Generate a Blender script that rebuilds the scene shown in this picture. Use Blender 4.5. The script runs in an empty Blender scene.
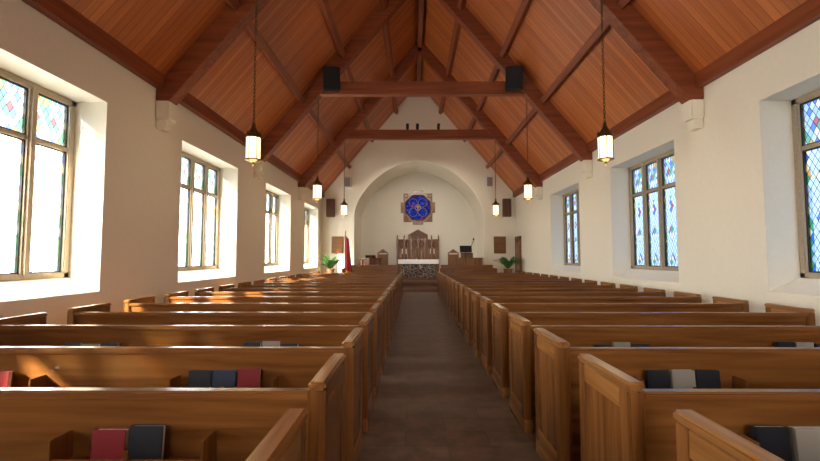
import bpy, bmesh, math, random
from mathutils import Vector, Matrix
random.seed(7)
D=bpy.data
scene=bpy.context.scene
scene.view_settings.view_transform='Standard'
scene.view_settings.look='None'
HW=4.87; EAVE=4.59; RIDGE=10.35; K=(RIDGE-EAVE)/HW
Y0=-9.0; YE=22.0; YC=24.9; WT=0.64

# ------------------------------------------------------------ materials
def nm(name):
    m=D.materials.new(name); m.use_nodes=True
    nt=m.node_tree
    b=nt.nodes.get('Principled BSDF')
    return m,nt,b
def simple(name,col,rough=.5,metal=0,emit=None,es=0,noise=0.0,nscale=30):
    m,nt,b=nm(name)
    b.inputs['Base Color'].default_value=(*col,1)
    b.inputs['Roughness'].default_value=rough
    b.inputs['Metallic'].default_value=metal
    if emit:
        b.inputs['Emission Color'].default_value=(*emit,1)
        b.inputs['Emission Strength'].default_value=es
    if noise>0:
        n=nt.nodes.new('ShaderNodeTexNoise'); n.inputs['Scale'].default_value=nscale
        tc=nt.nodes.new('ShaderNodeTexCoord'); nt.links.new(tc.outputs['Object'],n.inputs['Vector'])
        r=nt.nodes.new('ShaderNodeValToRGB')
        r.color_ramp.elements[0].color=(*[c*(1-noise) for c in col],1)
        r.color_ramp.elements[1].color=(*[min(1,c*(1+noise)) for c in col],1)
        nt.links.new(n.outputs['Fac'],r.inputs['Fac']); nt.links.new(r.outputs['Color'],b.inputs['Base Color'])
        bp=nt.nodes.new('ShaderNodeBump'); bp.inputs['Strength'].default_value=.15; bp.inputs['Distance'].default_value=.01
        nt.links.new(n.outputs['Fac'],bp.inputs['Height']); nt.links.new(bp.outputs['Normal'],b.inputs['Normal'])
    return m
def wood(name,dark,light,axis='x',rough=.35,fine=16.0,bumps=.12):
    m,nt,b=nm(name)
    tc=nt.nodes.new('ShaderNodeTexCoord'); mp=nt.nodes.new('ShaderNodeMapping')
    s=[fine,fine,fine]; s['xyz'.index(axis)]=fine*0.06
    mp.inputs['Scale'].default_value=s
    oi=nt.nodes.new('ShaderNodeObjectInfo')
    ad=nt.nodes.new('ShaderNodeVectorMath'); ad.operation='ADD'
    mul=nt.nodes.new('ShaderNodeMath'); mul.operation='MULTIPLY'; mul.inputs[1].default_value=37.0
    nt.links.new(oi.outputs['Random'],mul.inputs[0])
    nt.links.new(tc.outputs['Object'],mp.inputs['Vector'])
    nt.links.new(mp.outputs['Vector'],ad.inputs[0]); nt.links.new(mul.outputs[0],ad.inputs[1])
    n=nt.nodes.new('ShaderNodeTexNoise'); n.inputs['Scale'].default_value=1.0; n.inputs['Detail'].default_value=5; n.inputs['Distortion'].default_value=.6
    nt.links.new(ad.outputs[0],n.inputs['Vector'])
    r=nt.nodes.new('ShaderNodeValToRGB')
    r.color_ramp.elements[0].position=.3; r.color_ramp.elements[1].position=.72
    r.color_ramp.elements[0].color=(*dark,1); r.color_ramp.elements[1].color=(*light,1)
    nt.links.new(n.outputs['Fac'],r.inputs['Fac']); nt.links.new(r.outputs['Color'],b.inputs['Base Color'])
    b.inputs['Roughness'].default_value=rough
    bp=nt.nodes.new('ShaderNodeBump'); bp.inputs['Strength'].default_value=bumps; bp.inputs['Distance'].default_value=.004
    nt.links.new(n.outputs['Fac'],bp.inputs['Height']); nt.links.new(bp.outputs['Normal'],b.inputs['Normal'])
    return m
PD=(.135,.046,.011); PL=(.27,.107,.027)
M={}
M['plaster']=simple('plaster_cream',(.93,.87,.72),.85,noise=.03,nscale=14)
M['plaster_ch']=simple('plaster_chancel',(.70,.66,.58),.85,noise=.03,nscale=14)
M['stone']=simple('window_stone',(.46,.37,.26),.8,noise=.18,nscale=25)
M['lead']=simple('dark_iron',(.05,.045,.04),.5,.3)
M['wx']=wood('pew_wood_long',PD,PL,'x',.23)
M['wz']=wood('pew_wood_upright',PD,PL,'z',.25)
M['wy']=wood('pew_wood_cap',(.19,.072,.018),(.39,.17,.045),'y',.22)
BD=(.17,.036,.01); BL=(.33,.08,.021)
M['bx']=wood('beam_wood_cross',BD,BL,'x',.5,10)
M['by']=wood('beam_wood_long',BD,BL,'y',.5,10)
M['dx']=wood('dark_carved_wood',(.07,.025,.01),(.17,.068,.025),'z',.4)
M['black']=simple('black_plastic',(.006,.006,.007),.7,noise=.1)
M['brass']=simple('aged_brass',(.16,.10,.04),.35,.9)
M['white']=simple('white_cloth',(.85,.83,.8),.8,noise=.03)
M['paper']=simple('book_pages',(.75,.68,.52),.8)
M['bk']=simple('cover_black',(.012,.013,.018),.4)
M['bn']=simple('cover_navy',(.02,.03,.06),.4)
M['br']=simple('cover_red',(.20,.010,.014),.4)
M['bg']=simple('cover_grey',(.3,.27,.22),.5)
M['leaf']=simple('leaf_green',(.05,.17,.03),.5,noise=.4,nscale=9)
M['pot']=simple('terracotta',(.3,.12,.06),.7,noise=.1)
M['red']=simple('flag_red',(.5,.02,.02),.7,noise=.1)
M['gold']=simple('flag_gold',(.7,.42,.06),.6)
M['blue']=simple('flag_blue',(.02,.05,.3),.6)
M['glow']=simple('lantern_glass',(.9,.8,.6),.4,emit=(1,.78,.42),es=3)
M['candle']=simple('candle_wax',(.85,.8,.68),.5)

def ceiling_mat():
    m,nt,b=nm('ceiling_boards')
    L=nt.links.new; N=nt.nodes.new
    g=N('ShaderNodeTexCoord'); s=N('ShaderNodeSeparateXYZ'); L(g.outputs['Object'],s.inputs[0])
    d=N('ShaderNodeMath'); d.operation='DIVIDE'; d.inputs[1].default_value=.135; L(s.outputs['Y'],d.inputs[0])
    fl=N('ShaderNodeMath'); fl.operation='FLOOR'; L(d.outputs[0],fl.inputs[0])
    fr=N('ShaderNodeMath'); fr.operation='FRACT'; L(d.outputs[0],fr.inputs[0])
    wn=N('ShaderNodeTexWhiteNoise'); wn.noise_dimensions='1D'; L(fl.outputs[0],wn.inputs['W'])
    mp=N('ShaderNodeMapping'); mp.inputs['Scale'].default_value=(1.2,30,1.2); L(g.outputs['Object'],mp.inputs['Vector'])
    ad=N('ShaderNodeVectorMath'); ad.operation='ADD'; L(mp.outputs[0],ad.inputs[0])
    mu=N('ShaderNodeMath'); mu.operation='MULTIPLY'; mu.inputs[1].default_value=50; L(wn.outputs['Value'],mu.inputs[0]); L(mu.outputs[0],ad.inputs[1])
    n=N('ShaderNodeTexNoise'); n.inputs['Scale'].default_value=1; n.inputs['Detail'].default_value=4; L(ad.outputs[0],n.inputs['Vector'])
    mx=N('ShaderNodeMath'); mx.operation='MULTIPLY_ADD'; mx.inputs[1].default_value=.45; L(wn.outputs['Value'],mx.inputs[0])
    m2=N('ShaderNodeMath'); m2.operation='MULTIPLY'; m2.inputs[1].default_value=.6; L(n.outputs['Fac'],m2.inputs[0]); L(m2.outputs[0],mx.inputs[2])
    r=N('ShaderNodeValToRGB'); r.color_ramp.elements[0].position=.15; r.color_ramp.elements[1].position=.85
    r.color_ramp.elements[0].color=(.38,.086,.019,1); r.color_ramp.elements[1].color=(.66,.205,.05,1)
    L(mx.outputs[0],r.inputs['Fac'])
    gt=N('ShaderNodeMath'); gt.operation='GREATER_THAN'; gt.inputs[1].default_value=.07; L(fr.outputs[0],gt.inputs[0])
    mr=N('ShaderNodeMapRange'); mr.inputs['To Min'].default_value=.45; L(gt.outputs[0],mr.inputs['Value'])
    vm=N('ShaderNodeVectorMath'); vm.operation='SCALE'; L(r.outputs['Color'],vm.inputs[0]); L(mr.outputs[0],vm.inputs['Scale'])
    L(vm.outputs[0],b.inputs['Base Color']); b.inputs['Roughness'].default_value=.4
    bp=N('ShaderNodeBump'); bp.inputs['Strength'].default_value=.4; bp.inputs['Distance'].default_value=.01; L(gt.outputs[0],bp.inputs['Height']); L(bp.outputs[0],b.inputs['Normal'])
    return m
M['ceil']=ceiling_mat()
def floor_mat():
    m,nt,b=nm('floor_worn_flagstones'); L=nt.links.new; N=nt.nodes.new
    g=N('ShaderNodeTexCoord')
    br=N('ShaderNodeTexBrick'); L(g.outputs['Object'],br.inputs['Vector'])
    br.inputs['Scale'].default_value=1; br.inputs['Brick Width'].default_value=.68; br.inputs['Row Height'].default_value=.3
    br.inputs['Mortar Size'].default_value=.005
    br.inputs['Color1'].default_value=(.15,.10,.066,1); br.inputs['Color2'].default_value=(.185,.13,.09,1); br.inputs['Mortar'].default_value=(.11,.076,.053,1)
    n=N('ShaderNodeTexNoise'); n.inputs['Scale'].default_value=4.5; n.inputs['Detail'].default_value=7; n.inputs['Roughness'].default_value=.65; L(g.outputs['Object'],n.inputs['Vector'])
    mr=N('ShaderNodeMapRange'); mr.inputs['From Min'].default_value=.3; mr.inputs['From Max'].default_value=.7; mr.inputs['To Min'].default_value=.5; mr.inputs['To Max'].default_value=1.5; L(n.outputs['Fac'],mr.inputs['Value'])
    vm=N('ShaderNodeVectorMath'); vm.operation='SCALE'; L(br.outputs['Color'],vm.inputs[0]); L(mr.outputs[0],vm.inputs['Scale'])
    L(vm.outputs[0],b.inputs['Base Color'])
    r2=N('ShaderNodeMapRange'); r2.inputs['To Min'].default_value=.3; r2.inputs['To Max'].default_value=.55; L(n.outputs['Fac'],r2.inputs['Value']); L(r2.outputs[0],b.inputs['Roughness'])
    bp=N('ShaderNodeBump'); bp.inputs['Strength'].default_value=.3; bp.inputs['Distance'].default_value=.01; L(n.outputs['Fac'],bp.inputs['Height']); L(bp.outputs[0],b.inputs['Normal'])
    return m
M['floor']=floor_mat()
M['carpet']=simple('platform_carpet',(.20,.10,.06),.9,noise=.1,nscale=60)

def glass_mat(name,full,tint=(1,1,1),gain=1.0):
    m=D.materials.new(name); m.use_nodes=True; nt=m.node_tree; nt.nodes.clear(); L=nt.links.new; N=nt.nodes.new
    out=N('ShaderNodeOutputMaterial'); uv=N('ShaderNodeUVMap'); uv.uv_map='pane'
    s=N('ShaderNodeSeparateXYZ'); L(uv.outputs[0],s.inputs[0])
    def math_(op,a,b_=None):
        n=N('ShaderNodeMath'); n.operation=op
        for i,v in enumerate((a,b_)):
            if v is None: continue
            if isinstance(v,(int,float)): n.inputs[i].default_value=v
            else: L(v,n.inputs[i])
        return n.outputs[0]
    u=s.outputs['X']; v=s.outputs['Y']
    c=.095
    a=math_('DIVIDE',math_('ADD',u,math_('MULTIPLY',v,.62)),c)
    bb=math_('DIVIDE',math_('SUBTRACT',u,math_('MULTIPLY',v,.62)),c)
    fa=math_('ABSOLUTE',math_('SUBTRACT',math_('FRACT',a),.5)); fb=math_('ABSOLUTE',math_('SUBTRACT',math_('FRACT',bb),.5))
    lead=math_('LESS_THAN',math_('MAXIMUM',fa,fb),.45)
    cell=N('ShaderNodeCombineXYZ'); L(math_('FLOOR',a),cell.inputs[0]); L(math_('FLOOR',bb),cell.inputs[1])
    wn=N('ShaderNodeTexWhiteNoise'); wn.noise_dimensions='2D'; L(cell.outputs[0],wn.inputs['Vector'])
    r=N('ShaderNodeValToRGB'); cr=r.color_ramp; cr.interpolation='CONSTANT'
    cols=[(0,(.05,.16,.55)),(.2,(.75,.72,.5)),(.38,(.06,.32,.18)),(.52,(.35,.5,.75)),(.68,(.6,.32,.05)),(.8,(.45,.03,.03)),(.88,(.5,.65,.6))]
    cr.elements[0].color=(*cols[0][1],1)
    cr.elements[1].position=cols[1][0]; cr.elements[1].color=(*cols[1][1],1)
    for p,cc in cols[2:]:
        e=cr.elements.new(p); e.color=(*cc,1)
    L(wn.outputs['Value'],r.inputs['Fac'])
    border=math_('GREATER_THAN',math_('ABSOLUTE',u),.175)
    vv=math_('SUBTRACT',math_('MODULO',math_('ADD',v,10.35),.62),.31)
    rad=math_('ADD',math_('ABSOLUTE',u),math_('MULTIPLY',math_('ABSOLUTE',vv),.62))
    med=math_('LESS_THAN',rad,.13)
    mix=N('ShaderNodeMix'); mix.data_type='RGBA'
    mix.inputs[6].default_value=(*tint,1)
    L(r.outputs['Color'],mix.inputs[7])
    if full==0:
        L(math_('MULTIPLY',border,.85),mix.inputs[0])
    elif full==1:
        L(math_('MAXIMUM',border,math_('MULTIPLY',med,.85)),mix.inputs[0])
    else: mix.inputs[0].default_value=.85
    t=N('ShaderNodeBsdfTransparent')
    sc=N('ShaderNodeVectorMath'); sc.operation='SCALE'; L(mix.outputs[2],sc.inputs[0])
    if full==0:
        ml=N('ShaderNodeMapRange'); ml.inputs['To Min'].default_value=.4; L(lead,ml.inputs['Value'])
        L(math_('MULTIPLY',ml.outputs[0],math_('SUBTRACT',1.0,math_('MULTIPLY',border,.5))),sc.inputs['Scale'])
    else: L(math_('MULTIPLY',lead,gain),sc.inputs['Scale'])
    L(sc.outputs[0],t.inputs['Color'])
    L(t.outputs[0],out.inputs['Surface'])
    return m
M['gl_clear']=glass_mat('leaded_glass_clear',0,(.97,.97,.97))
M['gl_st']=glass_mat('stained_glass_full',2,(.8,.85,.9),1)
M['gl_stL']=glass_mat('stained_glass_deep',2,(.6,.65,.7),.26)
M['gl_mid']=glass_mat('stained_glass_bordered',1,(.62,.76,.98))

def rose_mat():
    m,nt,b=nm('rose_blue_glass'); L=nt.links.new; N=nt.nodes.new
    tc=N('ShaderNodeTexCoord'); v=N('ShaderNodeTexVoronoi'); v.inputs['Scale'].default_value=9; L(tc.outputs['Object'],v.inputs['Vector'])
    r=N('ShaderNodeValToRGB'); cr=r.color_ramp; cr.interpolation='CONSTANT'
    cr.elements[0].color=(.004,.012,.2,1); cr.elements[1].position=.5; cr.elements[1].color=(.01,.03,.36,1)
    e=cr.elements.new(.8); e.color=(.03,.09,.55,1); e=cr.elements.new(.95); e.color=(.25,.03,.2,1)
    s=N('ShaderNodeSeparateXYZ'); L(v.outputs['Color'],s.inputs[0]); L(s.outputs[0],r.inputs['Fac'])
    L(r.outputs['Color'],b.inputs['Base Color']); L(r.outputs['Color'],b.inputs['Emission Color']); b.inputs['Emission Strength'].default_value=.2
    b.inputs['Roughness'].default_value=.8; b.inputs['Specular IOR Level'].default_value=.1
    return m
M['rose']=rose_mat()
def frontal_mat():
    m,nt,b=nm('altar_frontal_lace'); L=nt.links.new; N=nt.nodes.new
    tc=N('ShaderNodeTexCoord'); v=N('ShaderNodeTexVoronoi'); v.feature='DISTANCE_TO_EDGE'; v.inputs['Scale'].default_value=5; L(tc.outputs['Object'],v.inputs['Vector'])
    r=N('ShaderNodeValToRGB'); r.color_ramp.interpolation='CONSTANT'
    r.color_ramp.elements[0].color=(.3,.27,.23,1); r.color_ramp.elements[1].position=.04; r.color_ramp.elements[1].color=(.03,.022,.02,1)
    L(v.outputs['Distance'],r.inputs['Fac']); L(r.outputs['Color'],b.inputs['Base Color']); b.inputs['Roughness'].default_value=.7
    return m
M['frontal']=frontal_mat()

# ------------------------------------------------------------ mesh builder
class MB:
    def __init__(s):
        s.bm=bmesh.new(); s.mats=[]; s.uv=None
    def mi(s,key):
        if key not in s.mats: s.mats.append(key)
        return s.mats.index(key)
    def _merge(s,tmp,mat):
        i=s.mi(mat)
        me=D.meshes.new('t')
        for f in tmp.faces: f.material_index=i
        tmp.to_mesh(me); tmp.free()
        s.bm.from_mesh(me); D.meshes.remove(me)
    def box(s,x0,x1,y0,y1,z0,z1,mat,bev=0,rot=None,piv=None):
        t=bmesh.new(); bmesh.ops.create_cube(t,size=1)
        for v in t.verts:
            v.co=Vector(((x0+x1)/2+v.co.x*abs(x1-x0),(y0+y1)/2+v.co.y*abs(y1-y0),(z0+z1)/2+v.co.z*abs(z1-z0)))
        if bev: bmesh.ops.bevel(t,geom=t.edges[:],offset=bev,segments=2,affect='EDGES')
        if rot is not None:
            p=Vector(piv) if piv else Vector(((x0+x1)/2,(y0+y1)/2,(z0+z1)/2))
            bmesh.ops.rotate(t,cent=p,matrix=rot,verts=t.verts[:])
        s._merge(t,mat); return s
    def beam(s,p0,p1,w,d,mat,up=(0,0,1),bev=0):
        p0=Vector(p0);p1=Vector(p1);a=(p1-p0).normalized();u=Vector(up);sd=a.cross(u).normalized();u=sd.cross(a).normalized()
        t=bmesh.new(); vs=[]
        for p in (p0,p1):
            for su,sv in ((-1,-1),(1,-1),(1,1),(-1,1)):
                vs.append(t.verts.new(p+sd*su*w/2+u*sv*d/2))
        for q in ((3,2,1,0),(4,5,6,7),(0,1,5,4),(1,2,6,5),(2,3,7,6),(3,0,4,7)): t.faces.new([vs[i] for i in q])
        bmesh.ops.recalc_face_normals(t,faces=t.faces[:])
        if bev: bmesh.ops.bevel(t,geom=t.edges[:],offset=bev,segments=1,affect='EDGES')
        s._merge(t,mat); return s
    def prism(s,pts,vec,mat):
        t=bmesh.new(); vs=[t.verts.new(p) for p in pts]; f=t.faces.new(vs)
        r=bmesh.ops.extrude_face_region(t,geom=[f]); 
        bmesh.ops.translate(t,verts=[g for g in r['geom'] if isinstance(g,bmesh.types.BMVert)],vec=vec)
        bmesh.ops.recalc_face_normals(t,faces=t.faces[:]); s._merge(t,mat); return s
    def lathe(s,prof,c,mat,n=16,smooth=False):
        t=bmesh.new(); rings=[]
        for r,z in prof:
            rings.append([t.verts.new((c[0]+r*math.cos(2*math.pi*i/n),c[1]+r*math.sin(2*math.pi*i/n),c[2]+z)) for i in range(n)])
        for a,b in zip(rings[:-1],rings[1:]):
            for i in range(n):
                f=t.faces.new((a[i],a[(i+1)%n],b[(i+1)%n],b[i])); f.smooth=smooth
        t.faces.new(rings[0][::-1]); t.faces.new(rings[-1])
        s._merge(t,mat); return s
    def cyl(s,p0,p1,r,mat,n=10):
        p0=Vector(p0);p1=Vector(p1);a=(p1-p0);q=a.to_track_quat('Z','Y')
        t=bmesh.new(); bmesh.ops.create_cone(t,cap_ends=True,segments=n,radius1=r,radius2=r,depth=a.length)
        for v in t.verts: v.co=q@v.co+(p0+p1)/2
        s._merge(t,mat); return s
    def torus(s,c,R,r,mat,axis='z',n=12,m=6,sz=1.0):
        t=bmesh.new(); g=[]
        for i in range(n):
            a=2*math.pi*i/n; row=[]
            for j in range(m):
                b=2*math.pi*j/m; x=(R+r*math.cos(b))*math.cos(a); y=(R+r*math.cos(b))*math.sin(a)*sz; z=r*math.sin(b)
                if axis=='z': co=(x,y,z)
                elif axis=='x': co=(z,x,y)
                else: co=(x,z,y)
                row.append(t.verts.new((c[0]+co[0],c[1]+co[1],c[2]+co[2])))
            g.append(row)
        for i in range(n):
            for j in range(m):
                f=t.faces.new((g[i][j],g[(i+1)%n][j],g[(i+1)%n][(j+1)%m],g[i][(j+1)%m])); f.smooth=True
        bmesh.ops.recalc_face_normals(t,faces=t.faces[:])
        s._merge(t,mat); return s
    def quad(s,pts,mat,uvs=None):
        vs=[s.bm.verts.new(p) for p in pts]; f=s.bm.faces.new(vs); f.material_index=s.mi(mat)
        if uvs:
            if s.uv is None: s.uv=s.bm.loops.layers.uv.new('pane')
            for l,c in zip(f.loops,uvs): l[s.uv].uv=c
        return f
    def mesh(s,name):
        me=D.meshes.new(name); s.bm.to_mesh(me); s.bm.free()
        for k in s.mats: me.materials.append(M[k])
        return me
    def obj(s,name,loc=(0,0,0),parent=None):
        o=D.objects.new(name,s.mesh(name)); o.location=loc; scene.collection.objects.link(o)
        if parent: o.parent=parent
        return o

# ------------------------------------------------------------ shell
WZ0,WZ1=1.0,3.82; FZ0=1.2; REC=.46
WINL=[(-6.2,-3.4),(-1.35,1.45),(3.65,6.45),(8.6,11.4),(13.6,16.4),(18.5,21.2)]
WINR=WINL[:5]
def side_wall(sg,wins,name):
    b=MB(); xi=sg*HW; xo=sg*(HW+WT)
    x0,x1=min(xi,xo),max(xi,xo)
    y=Y0
    for a,c in wins:
        b.box(x0,x1,y,a,0,4.75,'plaster')
        b.box(x0,x1,a,c,0,WZ0,'plaster'); b.box(x0,x1,a,c,WZ1,4.75,'plaster')
        b.prism([(xi,a,WZ0),(xo,a,WZ0),(xo,a,FZ0),(xi+sg*REC,a,FZ0)],(0,c-a,0),'plaster')
        y=c
    b.box(x0,x1,y,YE+.4,0,4.75,'plaster')
    return b.obj(name)
side_wall(-1,WINL,'wall_left'); side_wall(1,WINR,'wall_right')

def window(sg,a,c,name):
    b=MB(); xa=sg*(HW+REC); xb=sg*(HW+REC+.12); x0,x1=min(xa,xb),max(xa,xb); xm=(xa+xb)/2
    z0,z1=FZ0,WZ1; fw=.1; mw=.13; NL=4
    b.box(x0,x1,a,a+fw,z0,z1,'stone',.012); b.box(x0,x1,c-fw,c,z0,z1,'stone',.012)
    b.box(x0,x1,a,c,z0,z0+.08,'stone',.012); b.box(x0,x1,a,c,z1-.09,z1,'stone',.012)
    lw=(c-a-2*fw-(NL-1)*mw)/NL
    tz=z0+.08+ (z1-z0-.17)*.73
    for i in range(NL):
        ya=a+fw+i*(lw+mw); yb=ya+lw
        if i<NL-1: b.box(x0-.01,x1+.01,yb,yb+mw,z0,z1,'stone',.03)
        b.box(x0+.02,x1-.02,ya,yb,tz-.03,tz+.03,'stone',.006)
        for (p,q,st) in ((z0+.08,tz-.03,0),(tz+.03,z1-.09,1)):
            t=.02
            xx0,xx1=xm-.015,xm+.015
            b.box(xx0,xx1,ya,ya+t,p,q,'lead'); b.box(xx0,xx1,yb-t,yb,p,q,'lead')
            b.box(xx0,xx1,ya,yb,p,p+t,'lead'); b.box(xx0,xx1,ya,yb,q-t,q,'lead')
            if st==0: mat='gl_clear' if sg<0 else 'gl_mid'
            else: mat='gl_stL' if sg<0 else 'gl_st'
            yc=(ya+yb)/2; zc=(p+q)/2
            P=[(xm,ya+t,p+t),(xm,yb-t,p+t),(xm,yb-t,q-t),(xm,ya+t,q-t)]
            b.quad(P,mat,[(pp[1]-yc,pp[2]-zc) for pp in P])
    return b.obj(name)
n=1
for sg,ws in ((-1,WINL),(1,WINR)):
    for a,c in ws:
        window(sg,a,c,'window_%d'%n)
        L=D.lights.new('window_portal','AREA'); L.shape='RECTANGLE'; L.size=2.6; L.size_y=c-a
        L.cycles.is_portal=True
        o=D.objects.new('window_portal_light',L); scene.collection.objects.link(o)
        o.location=(sg*(HW+WT+.03),(a+c)/2,2.5); o.rotation_euler=(0,math.radians(90)*( 1 if sg>0 else -1),0)
        n+=1

def roofz(x): return RIDGE-K*abs(x)
AW=3.22; ASP=3.6; AR=2.75
def archz(x):
    t=min(1,abs(x)/AW); return ASP+AR*((1-t**1.75)**.60)
NS=40
xs=[AW*math.sin(math.pi/2*(-1+2*i/NS)) for i in range(NS+1)]
def prof(): return [(-AW,0.0)]+[(x,archz(x)) for x in xs]+[(AW,0.0)]
b=MB()
def wall_face(y):
    for (a,c) in ((-HW,-AW),(AW,HW)):
        b.quad([(a,y,0),(c,y,0),(c,y,roofz(c)+.05),(a,y,roofz(a)+.05)],'plaster')
    for i in range(NS):
        a,c=xs[i],xs[i+1]
        b.quad([(a,y,archz(a)),(c,y,archz(c)),(c,y,roofz(c)+.05),(a,y,roofz(a)+.05)],'plaster')
wall_face(YE); wall_face(YE+.4)
pr=prof()
for p,q in zip(pr[:-1],pr[1:]):
    b.quad([(p[0],YE,p[1]),(q[0],YE,q[1]),(q[0],YE+.4,q[1]),(p[0],YE+.4,p[1])],'plaster')
b.obj('wall_end')
b=MB()
for p,q in zip(pr[:-1],pr[1:]):
    def off(pp):
        x,z=pp
        d=Vector((x,0,z-ASP*.9)); 
        if z<=ASP+.01: return (x+math.copysign(.14,x),z)
        d.normalize(); return (x+d.x*.14,z+d.z*.14)
    a=off(p);c=off(q)
    b.quad([(p[0],YE-.05,p[1]),(q[0],YE-.05,q[1]),(c[0],YE-.05,c[1]),(a[0],YE-.05,a[1])],'plaster')
    b.quad([(a[0],YE-.05,a[1]),(c[0],YE-.05,c[1]),(c[0],YE,c[1]),(a[0],YE,a[1])],'plaster')
    b.quad([(p[0],YE-.05,p[1]),(q[0],YE-.05,q[1]),(q[0],YE,q[1]),(p[0],YE,p[1])],'plaster')
b.obj('trim_arch')
b=MB()
for p,q in zip(pr[:-1],pr[1:]):
    b.quad([(p[0],YE+.4,p[1]),(q[0],YE+.4,q[1]),(q[0],YC,q[1]),(p[0],YC,p[1])],'plaster')
b.obj('wall_chancel_vault')
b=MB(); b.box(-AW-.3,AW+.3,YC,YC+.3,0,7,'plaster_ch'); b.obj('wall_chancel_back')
b=MB()
b.box(-HW-WT,-1.6,Y0-.4,Y0,0,4.75,'plaster'); b.box(1.6,HW+WT,Y0-.4,Y0,0,4.75,'plaster')
b.box(-1.6,1.6,Y0-.4,Y0,0,2.6,'plaster')
for s in (-1,1):
    b.prism([(s*HW,Y0,4.7),(s*1.6,Y0,4.7),(s*1.6,Y0,roofz(1.6)+.1),(s*HW,Y0,4.75)],(0,-.4,0),'plaster')
b.prism([(-1.6,Y0,7.2),(1.6,Y0,7.2),(1.6,Y0,roofz(1.6)+.1),(0,Y0,RIDGE+.1),(-1.6,Y0,roofz(1.6)+.1)],(0,-.4,0),'plaster')
b.obj('wall_back')
b=MB()  # unseen rear window, added to give front fill light
for i in range(5):
    x=-1.6+i*.8; b.box(x-.06,x+.06,Y0-.3,Y0-.15,2.6,7.2,'stone',.01)
for z in (2.65,4.2,5.7,7.15): b.box(-1.6,1.6,Y0-.28,Y0-.17,z-.05,z+.05,'stone',.01)
b.quad([(-1.6,Y0-.22,2.6),(1.6,Y0-.22,2.6),(1.6,Y0-.22,7.2),(-1.6,Y0-.22,7.2)],'gl_clear',[(0,0),(.15,0),(.15,4),(0,4)])
b.obj('window_%d'%n)
L=D.lights.new('window_portal','AREA'); L.shape='RECTANGLE'; L.size=3.2; L.size_y=4.6; L.cycles.is_portal=True  # portal for the added rear fill window
o=D.objects.new('window_portal_light',L); scene.collection.objects.link(o); o.location=(0,Y0-.45,4.9); o.rotation_euler=(math.radians(90),0,math.radians(0))

b=MB(); b.box(-HW-WT,HW+WT,Y0-.4,YC+.3,-.2,0,'floor'); b.obj('floor')
b=MB(); b.box(-HW,HW,18.9,YE,0,.15,'carpet'); b.box(-HW+0,HW,20.9,YE,.15,.3,'carpet'); b.box(-AW+.01,AW-.01,YE,YC,0,.3,'carpet')
b.obj('floor_chancel_platform')
b=MB()
for sg in (-1,1):
    e=4.95
    p=[(0,Y0-.4,RIDGE),(sg*e,Y0-.4,roofz(e)),(sg*(e+.1),Y0-.4,roofz(e)+.15),(0,Y0-.4,RIDGE+.25)]
    b.prism(p,(0,YE+.4-Y0+.4,0),'ceil')
b.obj('ceiling')
for sg,nmn in ((-1,'left'),(1,'right')):
    b=MB(); x0,x1=sorted((sg*HW,sg*(HW-.14)))
    b.box(x0,x1,Y0,YE,4.5,4.78,'by',.01); b.obj('trim_eave_'+nmn)
TR=[-6.75,-1.9,2.95,7.8,12.65,17.5]
cosr=1/math.sqrt(1+K*K)
for ty in TR:
    b=MB()
    for sg in (-1,1):
        dd=.19
        top=Vector((0,ty,RIDGE-dd/cosr)); 
        xb=HW-.0
        bot=Vector((sg*xb,ty,roofz(xb)-dd/cosr))
        b.beam(top,bot,.27,.38,'bx',up=(0,0,1),bev=.012)
    if not(2<ty<8): 
        zt=6.42; xt=(RIDGE-zt)/K-.12
        b.beam((-xt,ty,zt),(xt,ty,zt),.22,.38,'bx',bev=.012)
    b.obj('roof_truss')
    for sg in (-1,1):
        c=MB(); x0,x1=sorted((sg*(HW-.003),sg*(HW-.24)))
        c.box(x0,x1,ty-.15,ty+.15,3.95,4.3,'plaster',.02)
        xx0,xx1=sorted((sg*(HW-.003),sg*(HW-.17)))
        c.box(xx0,xx1,ty-.12,ty+.12,3.78,3.95,'plaster',.02)
        c.obj('plaster_corbel')
for fr in (.25,.5,.735):
    for sg in (-1,1):
        x=sg*HW*fr; z=roofz(x)
        nn=Vector((-sg*K,0,-1)).normalized()
        p=Vector((x,Y0,z))+nn*.1
        q=Vector((x,YE,z))+nn*.1
        b=MB(); b.beam(p,q,.15,.2,'by',up=nn,bev=.008); b.obj('roof_purlin')
b=MB(); b.box(-.09,.09,Y0,YE,RIDGE-.38,RIDGE-.05,'by',.01); b.obj('ridge_beam')

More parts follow.
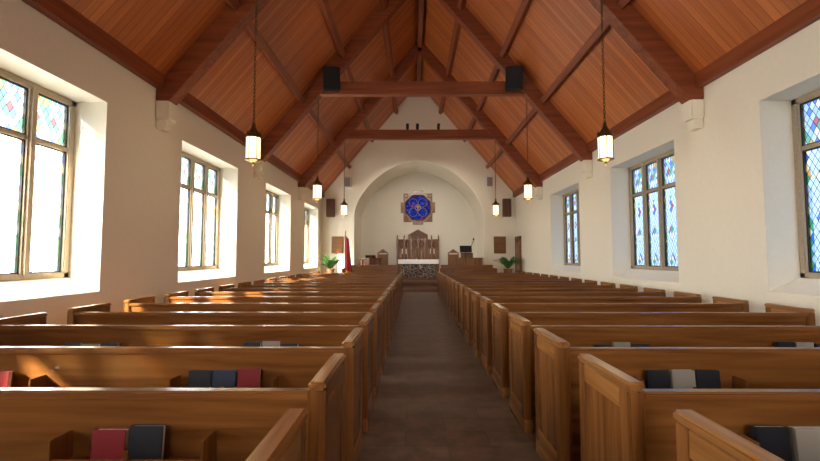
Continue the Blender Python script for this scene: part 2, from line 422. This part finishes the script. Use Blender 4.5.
# ------------------------------------------------------------ pews
XA,XW=.68,4.02
RACKS=(1.5,3.05)
def pew_mesh(sg):
    b=MB()
    def X(a,c): return sorted((sg*a,sg*c))
    def bx(a,c,y0,y1,z0,z1,m,bev=0,**k):
        x0,x1=X(a,c); b.box(x0,x1,y0,y1,z0,z1,m,bev,**k)
    for e0,out in ((XA,-1),(XW-.06,1)):
        bx(e0,e0+.06,0,.57,0,.905,'wz',.006)
        bx(e0-.013,e0+.068,-.015,.59,.905,.945,'wy',.012)
        bx(e0-.01,e0+.07,-.008,.58,0,.11,'wy',.005)
        for f0,f1 in ((e0-.01,e0),(e0+.06,e0+.07)):
            bx(f0,f1,0,.075,.11,.905,'wz',.003); bx(f0,f1,.495,.57,.11,.905,'wz',.003)
            bx(f0,f1,.075,.495,.81,.905,'wy',.003); bx(f0,f1,.075,.495,.11,.2,'wy',.003)
    a,c=XA+.06,XW-.06
    x0,x1=X(a,c)
    b.prism([(x0,.015,.88),(x0,.045,.88),(x0,.125,.10),(x0,.095,.10)],(x1-x0,0,0),'wx')
    bx(a,c,-.005,.06,.862,.902,'wx',.01)
    bx(a,c,.07,.5,.41,.445,'wx',.01)
    bx(a,c,.44,.47,.33,.41,'wx')
    xm=(a+c)/2; bx(xm-.02,xm+.02,.1,.45,0,.41,'wz')
    for rc in RACKS:
        r0,r1=rc-.32,rc+.32
        bx(r0,r1,-.075,.048,.585,.6,'wx')
        bx(r0,r1,-.088,-.075,.585,.64,'wx',.003)
        for q in (r0-.012,r1): bx(q,q+.012,-.092,.04,.575,.72,'wz',.003)
        bx(rc-.012,rc+.012,-.09,-.077,.575,.68,'wz',.003)
    return b.mesh('pew')
pm={-1:pew_mesh(-1),1:pew_mesh(1)}
S=.93; YR=2.0; rows=[YR+S*k for k in range(-9,17)]
for y in rows:
    for sg in (-1,1):
        o=D.objects.new('pew',pm[sg]); o.location=(0,y,0); scene.collection.objects.link(o)
b=MB()
def book(cx,y,w,h,t,mat):
    z0=.604
    R=Matrix.Rotation(math.radians(-5),3,'X')
    pv=(cx,y,z0)
    b.box(cx-w/2,cx+w/2,y-t/2,y-t/2+.005,z0,z0+h,mat,.0015,rot=R,piv=pv)
    b.box(cx-w/2,cx+w/2,y+t/2-.005,y+t/2,z0,z0+h,mat,.0015,rot=R,piv=pv)
    b.box(cx-w/2,cx-w/2+.006,y-t/2,y+t/2,z0,z0+h,mat,.0015,rot=R,piv=pv)
    b.box(cx-w/2+.006,cx+w/2-.004,y-t/2+.005,y+t/2-.005,z0+.003,z0+h-.005,'paper',rot=R,piv=pv)
for ki,y in enumerate(rows):
    kk=ki-9
    for sg in (-1,1):
        for rc in RACKS:
            k=random.choice((2,3,3))
            pal=['bk','bn','bk','bg','bk','br']; mats=[random.choice(pal) for _ in range(3)]
            if sg<0 and rc==1.5 and kk==0: k=2; mats=['br','bk','bk']
            if sg<0 and rc==1.5 and kk==1: k=3; mats=['bk','bn','br']
            if sg>0 and rc==1.5 and kk in(0,1): k=3; mats=['bk','bg','bk']
            if kk==2: k=3; mats=['bk','bg','bk']
            offs=[-.16,0,.16] if k==3 else [-.09,.085]
            if kk==0 and sg<0: offs=[-.1,.06]
            if kk==0 and sg>0: offs=[-.235,-.07,.09]
            if kk==1 and sg>0: offs=[-.21,-.05,.11]
            for j in range(k):
                w=random.uniform(.14,.155); h=random.uniform(.145,.175)
                book(sg*rc+offs[j%len(offs)],y-.045+random.uniform(-.003,.003),w,h,random.uniform(.03,.04),mats[j])
b.obj('hymnals')

# ------------------------------------------------------------ lanterns
def lantern(x,y,z):
    b=MB()
    b.lathe([(.115,0),(.12,.02),(.12,.4),(.115,.42)],(x,y,z),'glow',12)
    for zz in (0,.40):
        b.torus((x,y,z+zz+.01),.128,.014,'brass')
    for i in range(6):
        a=math.pi/3*i+.3; b.cyl((x+.128*math.cos(a),y+.128*math.sin(a),z),(x+.128*math.cos(a),y+.128*math.sin(a),z+.42),.008,'brass',6)
    b.lathe([(.14,.42),(.135,.45),(.09,.5),(.05,.56),(.035,.6),(.03,.66),(.012,.68)],(x,y,z),'brass',12)
    b.lathe([(.01,-.1),(.03,-.07),(.012,-.05),(.08,-.02),(.125,0)],(x,y,z),'brass',12)
    for i in range(6):
        a=math.pi/3*i; b.lathe([(.012,.42),(.016,.47),(.002,.52)],(x+.125*math.cos(a),y+.125*math.sin(a),z),'brass',6)
    zt=roofz(x)-.0
    zz=z+.69; i=0
    while zz<zt-.1:
        b.torus((x,y,zz+.035),.018,.0055,'brass','x' if i%2 else 'y',8,4,sz=2.3); zz+=.066; i+=1
    b.lathe([(.01,-.13),(.05,-.11),(.06,-.05),(.06,.05)],(x,y,zt),'brass',12)
    b.obj('hanging_lantern')
    L=D.lights.new('lantern_bulb','POINT'); L.energy=14; L.color=(1,.78,.45); L.shadow_soft_size=.14
    o=D.objects.new('lantern_bulb_light',L); o.location=(x,y,z-.2); scene.collection.objects.link(o)
for y in (7.65,12.85,17.9):
    for sg in (-1,1): lantern(sg*3.1,y,3.2)

for sg in (-1,1):
    b=MB(); x=sg*2.62; y=12.35
    R=Matrix.Rotation(math.radians(10),3,'X')@Matrix.Rotation(math.radians(-sg*12),3,'Z')
    c=(x,y,6.6)
    b.box(x-.24,x+.24,y-.16,y+.12,6.27,6.93,'black',.03,rot=R,piv=c)
    b.box(x-.2,x+.2,y-.175,y-.155,6.31,6.89,'black',.005,rot=R,piv=c)
    b.cyl((x,y+.05,6.5),(x,12.6,6.5),.03,'black')
    b.obj('hanging_speaker')
for x in (-.5,-.1,.75):
    b=MB(); y=17.45; z=6.61
    b.cyl((x,y,z),(x,y,z+.12),.015,'black'); b.cyl((x,y-.09,z+.2),(x,y+.12,z+.1),.06,'black',12); b.box(x-.05,x+.05,y-.05,y+.05,z,z+.02,'black')
    b.obj('spotlight')
    L=D.lights.new('spot','SPOT'); L.energy=320; L.color=(1,.9,.75); L.spot_size=math.radians(62); L.spot_blend=.8; L.shadow_soft_size=.08
    o=D.objects.new('spotlight_lamp',L); o.location=(x,y+.2,z+.05); scene.collection.objects.link(o)
    t=Vector((x*2,24.5,2.2))-o.location; o.rotation_euler=t.to_track_quat('-Z','Y').to_euler()

# ------------------------------------------------------------ end wall furniture
def wallbox(name,x,z,w,h,mat,d=.2,trim=None):
    b=MB(); b.box(x-w/2,x+w/2,YE-d,YE-.001,z-h/2,z+h/2,mat,.015)
    b.box(x-w/2+.04,x+w/2-.04,YE-d-.012,YE-d+.005,z-h/2+.05,z+h/2-.05,trim or mat,.004)
    if name=='hymn_board':
        for i in range(4): b.box(x-w/2+.05,x+w/2-.05,YE-d-.03,YE-d,z-h/2+.12+i*.18,z-h/2+.14+i*.18,'wx')
    b.obj(name)
for sg in (-1,1):
    wallbox('wall_speaker',sg*4.4,3.95,.4,.9,'dx',.25,'dx')
    wallbox('hymn_board',sg*4.05,2.1,.6,.85,'wz',.06,'wx')
    wallbox('small_speaker',sg*3.55,5.25,.35,.55,'white',.22,'bg')
b=MB()
x0=HW
b.box(x0-.05,x0-.001,21.0,21.85,.0+.3,2.4,'dx',.005)
for z in (.45,1.4): b.box(x0-.065,x0-.045,21.1,21.75,z,z+.8,'wz',.01)
b.box(x0-.08,x0-.001,20.92,21.0,.3,2.48,'wz'); b.box(x0-.08,x0-.001,21.85,21.93,.3,2.48,'wz'); b.box(x0-.08,x0-.001,20.92,21.93,2.4,2.5,'wz')
b.lathe([(.02,0),(.03,.02),(.03,.05),(.01,.07)],(x0-.09,21.12,1.3),'brass',10)
b.obj('door_1')

# rose medallion
b=MB(); zc=4.3; y=YC
b.box(-.82,.82,y-.06,y-.001,zc-.82,zc+.82,'wz',.01)
for a in (0,90,180,270):
    R=Matrix.Rotation(math.radians(a),3,'Y')
    b.box(-.3,.3,y-.065,y-.001,zc+.78,zc+.97,'wz',.01,rot=R,piv=(0,y-.03,zc))
pts=[(.76*math.cos(math.radians(22.5+45*i)),y-.07,zc+.76*math.sin(math.radians(22.5+45*i))) for i in range(8)]
b.prism(pts,(0,.02,0),'rose')
for i in range(8):
    p=pts[i];q=pts[(i+1)%8]; b.cyl(p,q,.03,'dx',8)
for i in range(4):
    a=math.radians(45+90*i); b.torus((.38*math.cos(a),y-.08,zc+.38*math.sin(a)),.24,.012,'bg','y',20)
b.torus((0,y-.085,zc),.16,.014,'gold','y',20)
b.box(-.025,.025,y-.1,y-.08,zc-.13,zc+.13,'gold'); b.box(-.1,.1,y-.1,y-.08,zc+.01,zc+.06,'gold')
for sx in (-1,1):
    for sz in (-1,1):
        b.torus((sx*.66,y-.07,zc+sz*.66),.1,.02,'dx','y',14)
b.obj('rose_medallion')

# reredos
b=MB(); y=YC-.03
b.box(-1.15,1.15,y-.12,y,.3,2.45,'dx',.01)
b.box(-.55,.55,y-.18,y,.3,2.75,'dx',.01)
b.prism([(-.55,y-.18,2.75),(.55,y-.18,2.75),(0,y-.18,3.05)],(0,.18,0),'dx')
for i in range(7):
    x=-1.15+i*2.3/6; b.box(x-.04,x+.04,y-.2,y-.1,.3,2.6 if 1<i<5 else 2.55,'wz',.01)
    b.lathe([(.05,0),(.03,.06),(.04,.1),(.005,.2)],(x,y-.15,2.55),'wz',8)
for i in range(6):
    x=-1.15+(i+.5)*2.3/6
    b.torus((x,y-.14-(.05 if 1<i<4 else 0),2.2),.13,.02,'wz','y',14)
    b.box(x-.1,x+.1,y-.14-(.05 if 1<i<4 else 0),y-.11,1.2,1.9,'wz',.01)
b.box(-1.2,1.2,y-.22,y,2.44,2.5,'wz',.01)
b.obj('altar_reredos')
b=MB(); ay=23.2
b.box(-.95,.95,ay,ay+.7,.3,1.28,'dx',.01)
b.box(-1.05,1.05,ay-.06,ay+.76,1.28,1.36,'wx',.01)
b.box(-1.07,1.07,ay-.08,ay+.78,1.36,1.375,'white')
b.box(-1.07,1.07,ay-.09,ay-.075,1.14,1.375,'white')
b.box(-.9,.9,ay-.02,ay-.001,.42,1.2,'frontal')
for i in range(5):
    x=-.93+i*1.86/4; b.box(x-.04,x+.04,ay-.05,ay,.3,1.28,'wz',.008)
b.obj('altar_table')
b=MB(); 
b.lathe([(.1,0),(.1,.03),(.03,.06),(.02,.1)],(0,ay+.5,1.375),'brass',12)
b.box(-.02,.02,ay+.48,ay+.52,1.45,2.05,'brass',.004); b.box(-.16,.16,ay+.48,ay+.52,1.78,1.82,'brass',.004)
b.obj('altar_cross')
for x in (-.85,-.65,.65,.85):
    b=MB(); b.lathe([(.07,0),(.06,.03),(.02,.06),(.03,.12),(.015,.2),(.04,.27),(.03,.29)],(x,ay+.45,1.375),'brass',12)
    b.lathe([(.02,.28),(.02,.55),(.004,.57)],(x,ay+.45,1.375),'candle',10); b.obj('candlestick')
for sg in (-1,1):
    b=MB()
    def B(a,c,y0,y1,z0,z1,m,bev=0):
        x0,x1=sorted((sg*a,sg*c)); b.box(x0,x1,y0,y1,z0,z1,m,bev)
    B(1.0,3.4,19.6,19.66,.15,.92,'wx'); B(.95,3.45,19.55,19.75,.92,.97,'wx',.01)
    for i in range(6):
        x=1.0+i*.48; B(x-.04,x+.04,19.57,19.61,.15,.92,'wz',.005)
    B(1.0,3.4,19.57,19.61,.15,.27,'wx',.005)
    for e in (1.0,3.4): B(e-.04,e+.04,19.6,20.4,.15,1.0,'wz',.01)
    B(1.0,3.4,20.0,20.35,.52,.56,'wx'); B(1.0,3.4,20.35,20.39,.15,1.14,'wx',.01)
    b.obj('choir_stall')
for sg in (-1,1):
    b=MB()
    xa,xb=sorted((sg*1.25,sg*3.1))
    b.box(xa,xb,22.42,22.52,1.0,1.06,'wx',.01); b.box(xa,xb,22.44,22.5,.36,.41,'wx',.005)
    for i in range(10):
        x=xa+.04+i*(xb-xa-.08)/9; b.lathe([(.02,.3),(.02,.45),(.035,.6),(.02,.75),(.025,.9),(.02,1.01)],(x,22.47,0),'wz',8)
    b.obj('communion_rail')
b=MB(); px,py=-2.35,21.5
b.lathe([(.35,.3),(.35,.4),(.22,.5),(.22,.62),(.5,.8),(.5,1.38),(.55,1.4),(.55,1.46)],(px,py,0),'wz',8)
for i in range(8):
    a=2*math.pi*i/8; b.box(px+.5*math.cos(a)-.03,px+.5*math.cos(a)+.03,py+.5*math.sin(a)-.03,py+.5*math.sin(a)+.03,.78,1.4,'dx',.005)
b.box(px-.25,px+.25,py-.2,py+.2,1.5,1.53,'wx',.005,rot=Matrix.Rotation(math.radians(-20),3,'X')); b.box(px-.05,px+.05,py-.05,py+.05,1.4,1.52,'wz')
b.obj('pulpit')
b=MB(); ox,oy=2.35,21.45
b.box(ox-.75,ox+.75,oy,oy+.4,.3,1.42,'wz',.015)
b.box(ox-.78,ox+.78,oy-.03,oy+.43,1.42,1.47,'wx',.01)
b.box(ox-.7,ox+.7,oy-.35,oy,.95,1.05,'wx',.01); b.box(ox-.6,ox+.6,oy-.3,oy-.02,1.05,1.07,'white'); 
for i in range(20): b.box(ox-.58+i*.06,ox-.56+i*.06,oy-.2,oy-.04,1.07,1.085,'bk')
for s in (-1,1): b.box(ox+s*.72-.04,ox+s*.72+.04,oy-.35,oy,.3,1.12,'wz',.01)
b.box(ox-.3,ox+.3,oy+.05,oy+.1,1.47,1.7,'dx',.01)
b.obj('organ_console')
b=MB(); mx,my=2.2,20.68
for a in (0,120,240):
    b.cyl((mx,my,.35),(mx+.22*math.cos(math.radians(a)),my+.22*math.sin(math.radians(a)),.16),.012,'black',6)
b.cyl((mx,my,.3),(mx,my,1.75),.018,'black',8)
b.box(mx-.28,mx+.28,my-.01,my+.01,1.7,2.05,'black',.004,rot=Matrix.Rotation(math.radians(-25),3,'X'))
b.box(mx-.28,mx+.28,my-.1,my-.02,1.68,1.7,'black'); b.cyl((mx+.1,my,1.6),(mx+.35,my-.1,2.3),.014,'black',6); b.lathe([(.02,-.05),(.04,0),(.02,.06)],(mx+.35,my-.1,2.33),'black',8)
b.obj('music_stand')
for sg in (-1,1):
    b=MB(); cx,cy=sg*1.95,24.2
    b.box(cx-.3,cx+.3,cy-.25,cy+.25,.72,.8,'wx',.01)
    for s in (-1,1):
        b.box(cx+s*.27-.03,cx+s*.27+.03,cy-.25,cy-.19,.3,1.05,'wz',.005); b.box(cx+s*.27-.03,cx+s*.27+.03,cy+.19,cy+.25,.3,1.75,'wz',.005)
        b.box(cx+s*.27-.04,cx+s*.27+.04,cy-.27,cy+.2,1.05,1.09,'wx',.005)
    b.box(cx-.25,cx+.25,cy+.2,cy+.24,.85,1.65,'wz',.01); b.prism([(cx-.3,cy+.19,1.72),(cx+.3,cy+.19,1.72),(cx,cy+.19,1.95)],(0,.06,0),'wz')
    b.obj('clergy_chair')
def flag(x,y,z0,cols):
    b=MB(); H=2.35
    b.lathe([(.16,0),(.15,.04),(.04,.08),(.02,.12)],(x,y,z0),'brass',14)
    b.cyl((x,y,z0+.08),(x,y,z0+H),.016,'wz',8)
    b.lathe([(.01,0),(.035,.04),(.03,.09),(.002,.2)],(x,y,z0+H),'gold',8)
    nu,nv=18,14
    def P(i,j):
        t=i/nu; s=j/nv
        wdt=.12+.18*s
        return Vector((x+.02+t*wdt, y+.06*math.sin(t*14+s)*(.3+s)-.03, z0+H-.08-s*1.6-.12*t))
    for i in range(nu):
        for j in range(nv):
            m=cols[0] if i<nu*.8 else cols[1]
            if j==nv-1: m='gold'
            b.quad([P(i,j),P(i+1,j),P(i+1,j+1),P(i,j+1)],m).smooth=True
    b.obj('church_flag')
flag(-3.25,19.3,.15,('red','blue'))
def palm(x,y,zf,sh,sc=1.0):
    b=MB()
    if sh>0:
        b.lathe([(.2,sh-.03),(.2,sh)],(x,y,zf),'wz',16)
        for a in range(3):
            q=math.radians(120*a); b.cyl((x+.2*math.cos(q),y+.2*math.sin(q),zf),(x+.1*math.cos(q),y+.1*math.sin(q),zf+sh-.02),.018,'wz',8)
    z0=zf+sh
    b.lathe([(.15,0),(.2,.3),(.22,.31),(.22,.35),(.18,.35),(.17,.32)],(x,y,z0),'pot',16)
    for k in range(34):
        az=random.uniform(0,2*math.pi); ln=random.uniform(.5,.9)*sc; el=random.uniform(.85,1.5)
        pts=[]; 
        for i in range(9):
            t=i/8; r=ln*t*math.cos(el)+.18*t*t*ln; z=ln*t*math.sin(el)-.25*ln*t**2.5
            pts.append(Vector((x+r*math.cos(az),y+r*math.sin(az),z0+.33+z)))
        side=Vector((-math.sin(az),math.cos(az),0))
        for i in range(8):
            b.beam(pts[i],pts[i+1],.01,.01,'leaf')
        for i in range(1,9):
            for s in (-1,1):
                p=pts[i]; d=(pts[i]-pts[i-1]).normalized(); L_=.16*sc*(1.1-abs(i/8-.5))
                tip=p+side*s*L_*.8+d*L_*.6+Vector((0,0,-.05)); w=d*.028
                mid=(p+tip)/2+Vector((0,0,.015))
                b.quad([p,mid-w,tip,mid+w],'leaf')
    b.obj('potted_palm')
palm(-4.15,20.6,.15,.45); palm(4.15,20.6,.15,.45)
palm(-2.5,23.15,.3,.45,.6)

# ------------------------------------------------------------ world + sun
w=D.worlds.new('sky'); scene.world=w; w.use_nodes=True; nt=w.node_tree; nt.nodes.clear(); N=nt.nodes.new; L=nt.links.new
out=N('ShaderNodeOutputWorld'); bg=N('ShaderNodeBackground'); tc=N('ShaderNodeTexCoord'); s=N('ShaderNodeSeparateXYZ'); L(tc.outputs['Generated'],s.inputs[0])
r=N('ShaderNodeValToRGB'); cr=r.color_ramp
mr=N('ShaderNodeMapRange'); mr.inputs['From Min'].default_value=-1; L(s.outputs['X'],mr.inputs['Value']); L(mr.outputs[0],r.inputs['Fac'])
cr.elements[0].color=(1,.98,.93,1); cr.elements[1].color=(.055,.067,.088,1)
e=cr.elements.new(.5); e.color=(1,.98,.94,1); e=cr.elements.new(.62); e.color=(.065,.077,.097,1)
mz=N('ShaderNodeMapRange'); mz.inputs['From Min'].default_value=-.12; mz.inputs['From Max'].default_value=.08; mz.inputs['To Min'].default_value=.65; L(s.outputs['Z'],mz.inputs['Value'])
vm=N('ShaderNodeVectorMath'); vm.operation='SCALE'; L(r.outputs['Color'],vm.inputs[0]); L(mz.outputs[0],vm.inputs['Scale'])
L(vm.outputs[0],bg.inputs['Color']); bg.inputs['Strength'].default_value=22.5; L(bg.outputs[0],out.inputs['Surface'])
sl=D.lights.new('sun','SUN'); sl.energy=28; sl.color=(1,.88,.68); sl.angle=math.radians(1.2)
so=D.objects.new('sun',sl); scene.collection.objects.link(so)
so.rotation_euler=Vector((1.0,1.2,-.85)).to_track_quat('-Z','Y').to_euler()

# ------------------------------------------------------------ camera
cd=D.cameras.new('camera'); cd.sensor_width=36; cd.lens=440/820*36; cd.clip_start=.05; cd.clip_end=200
co=D.objects.new('camera',cd); scene.collection.objects.link(co)
co.location=(-.28,0,1.5); co.rotation_euler=(math.radians(93.45),0,math.radians(.39))
scene.camera=co
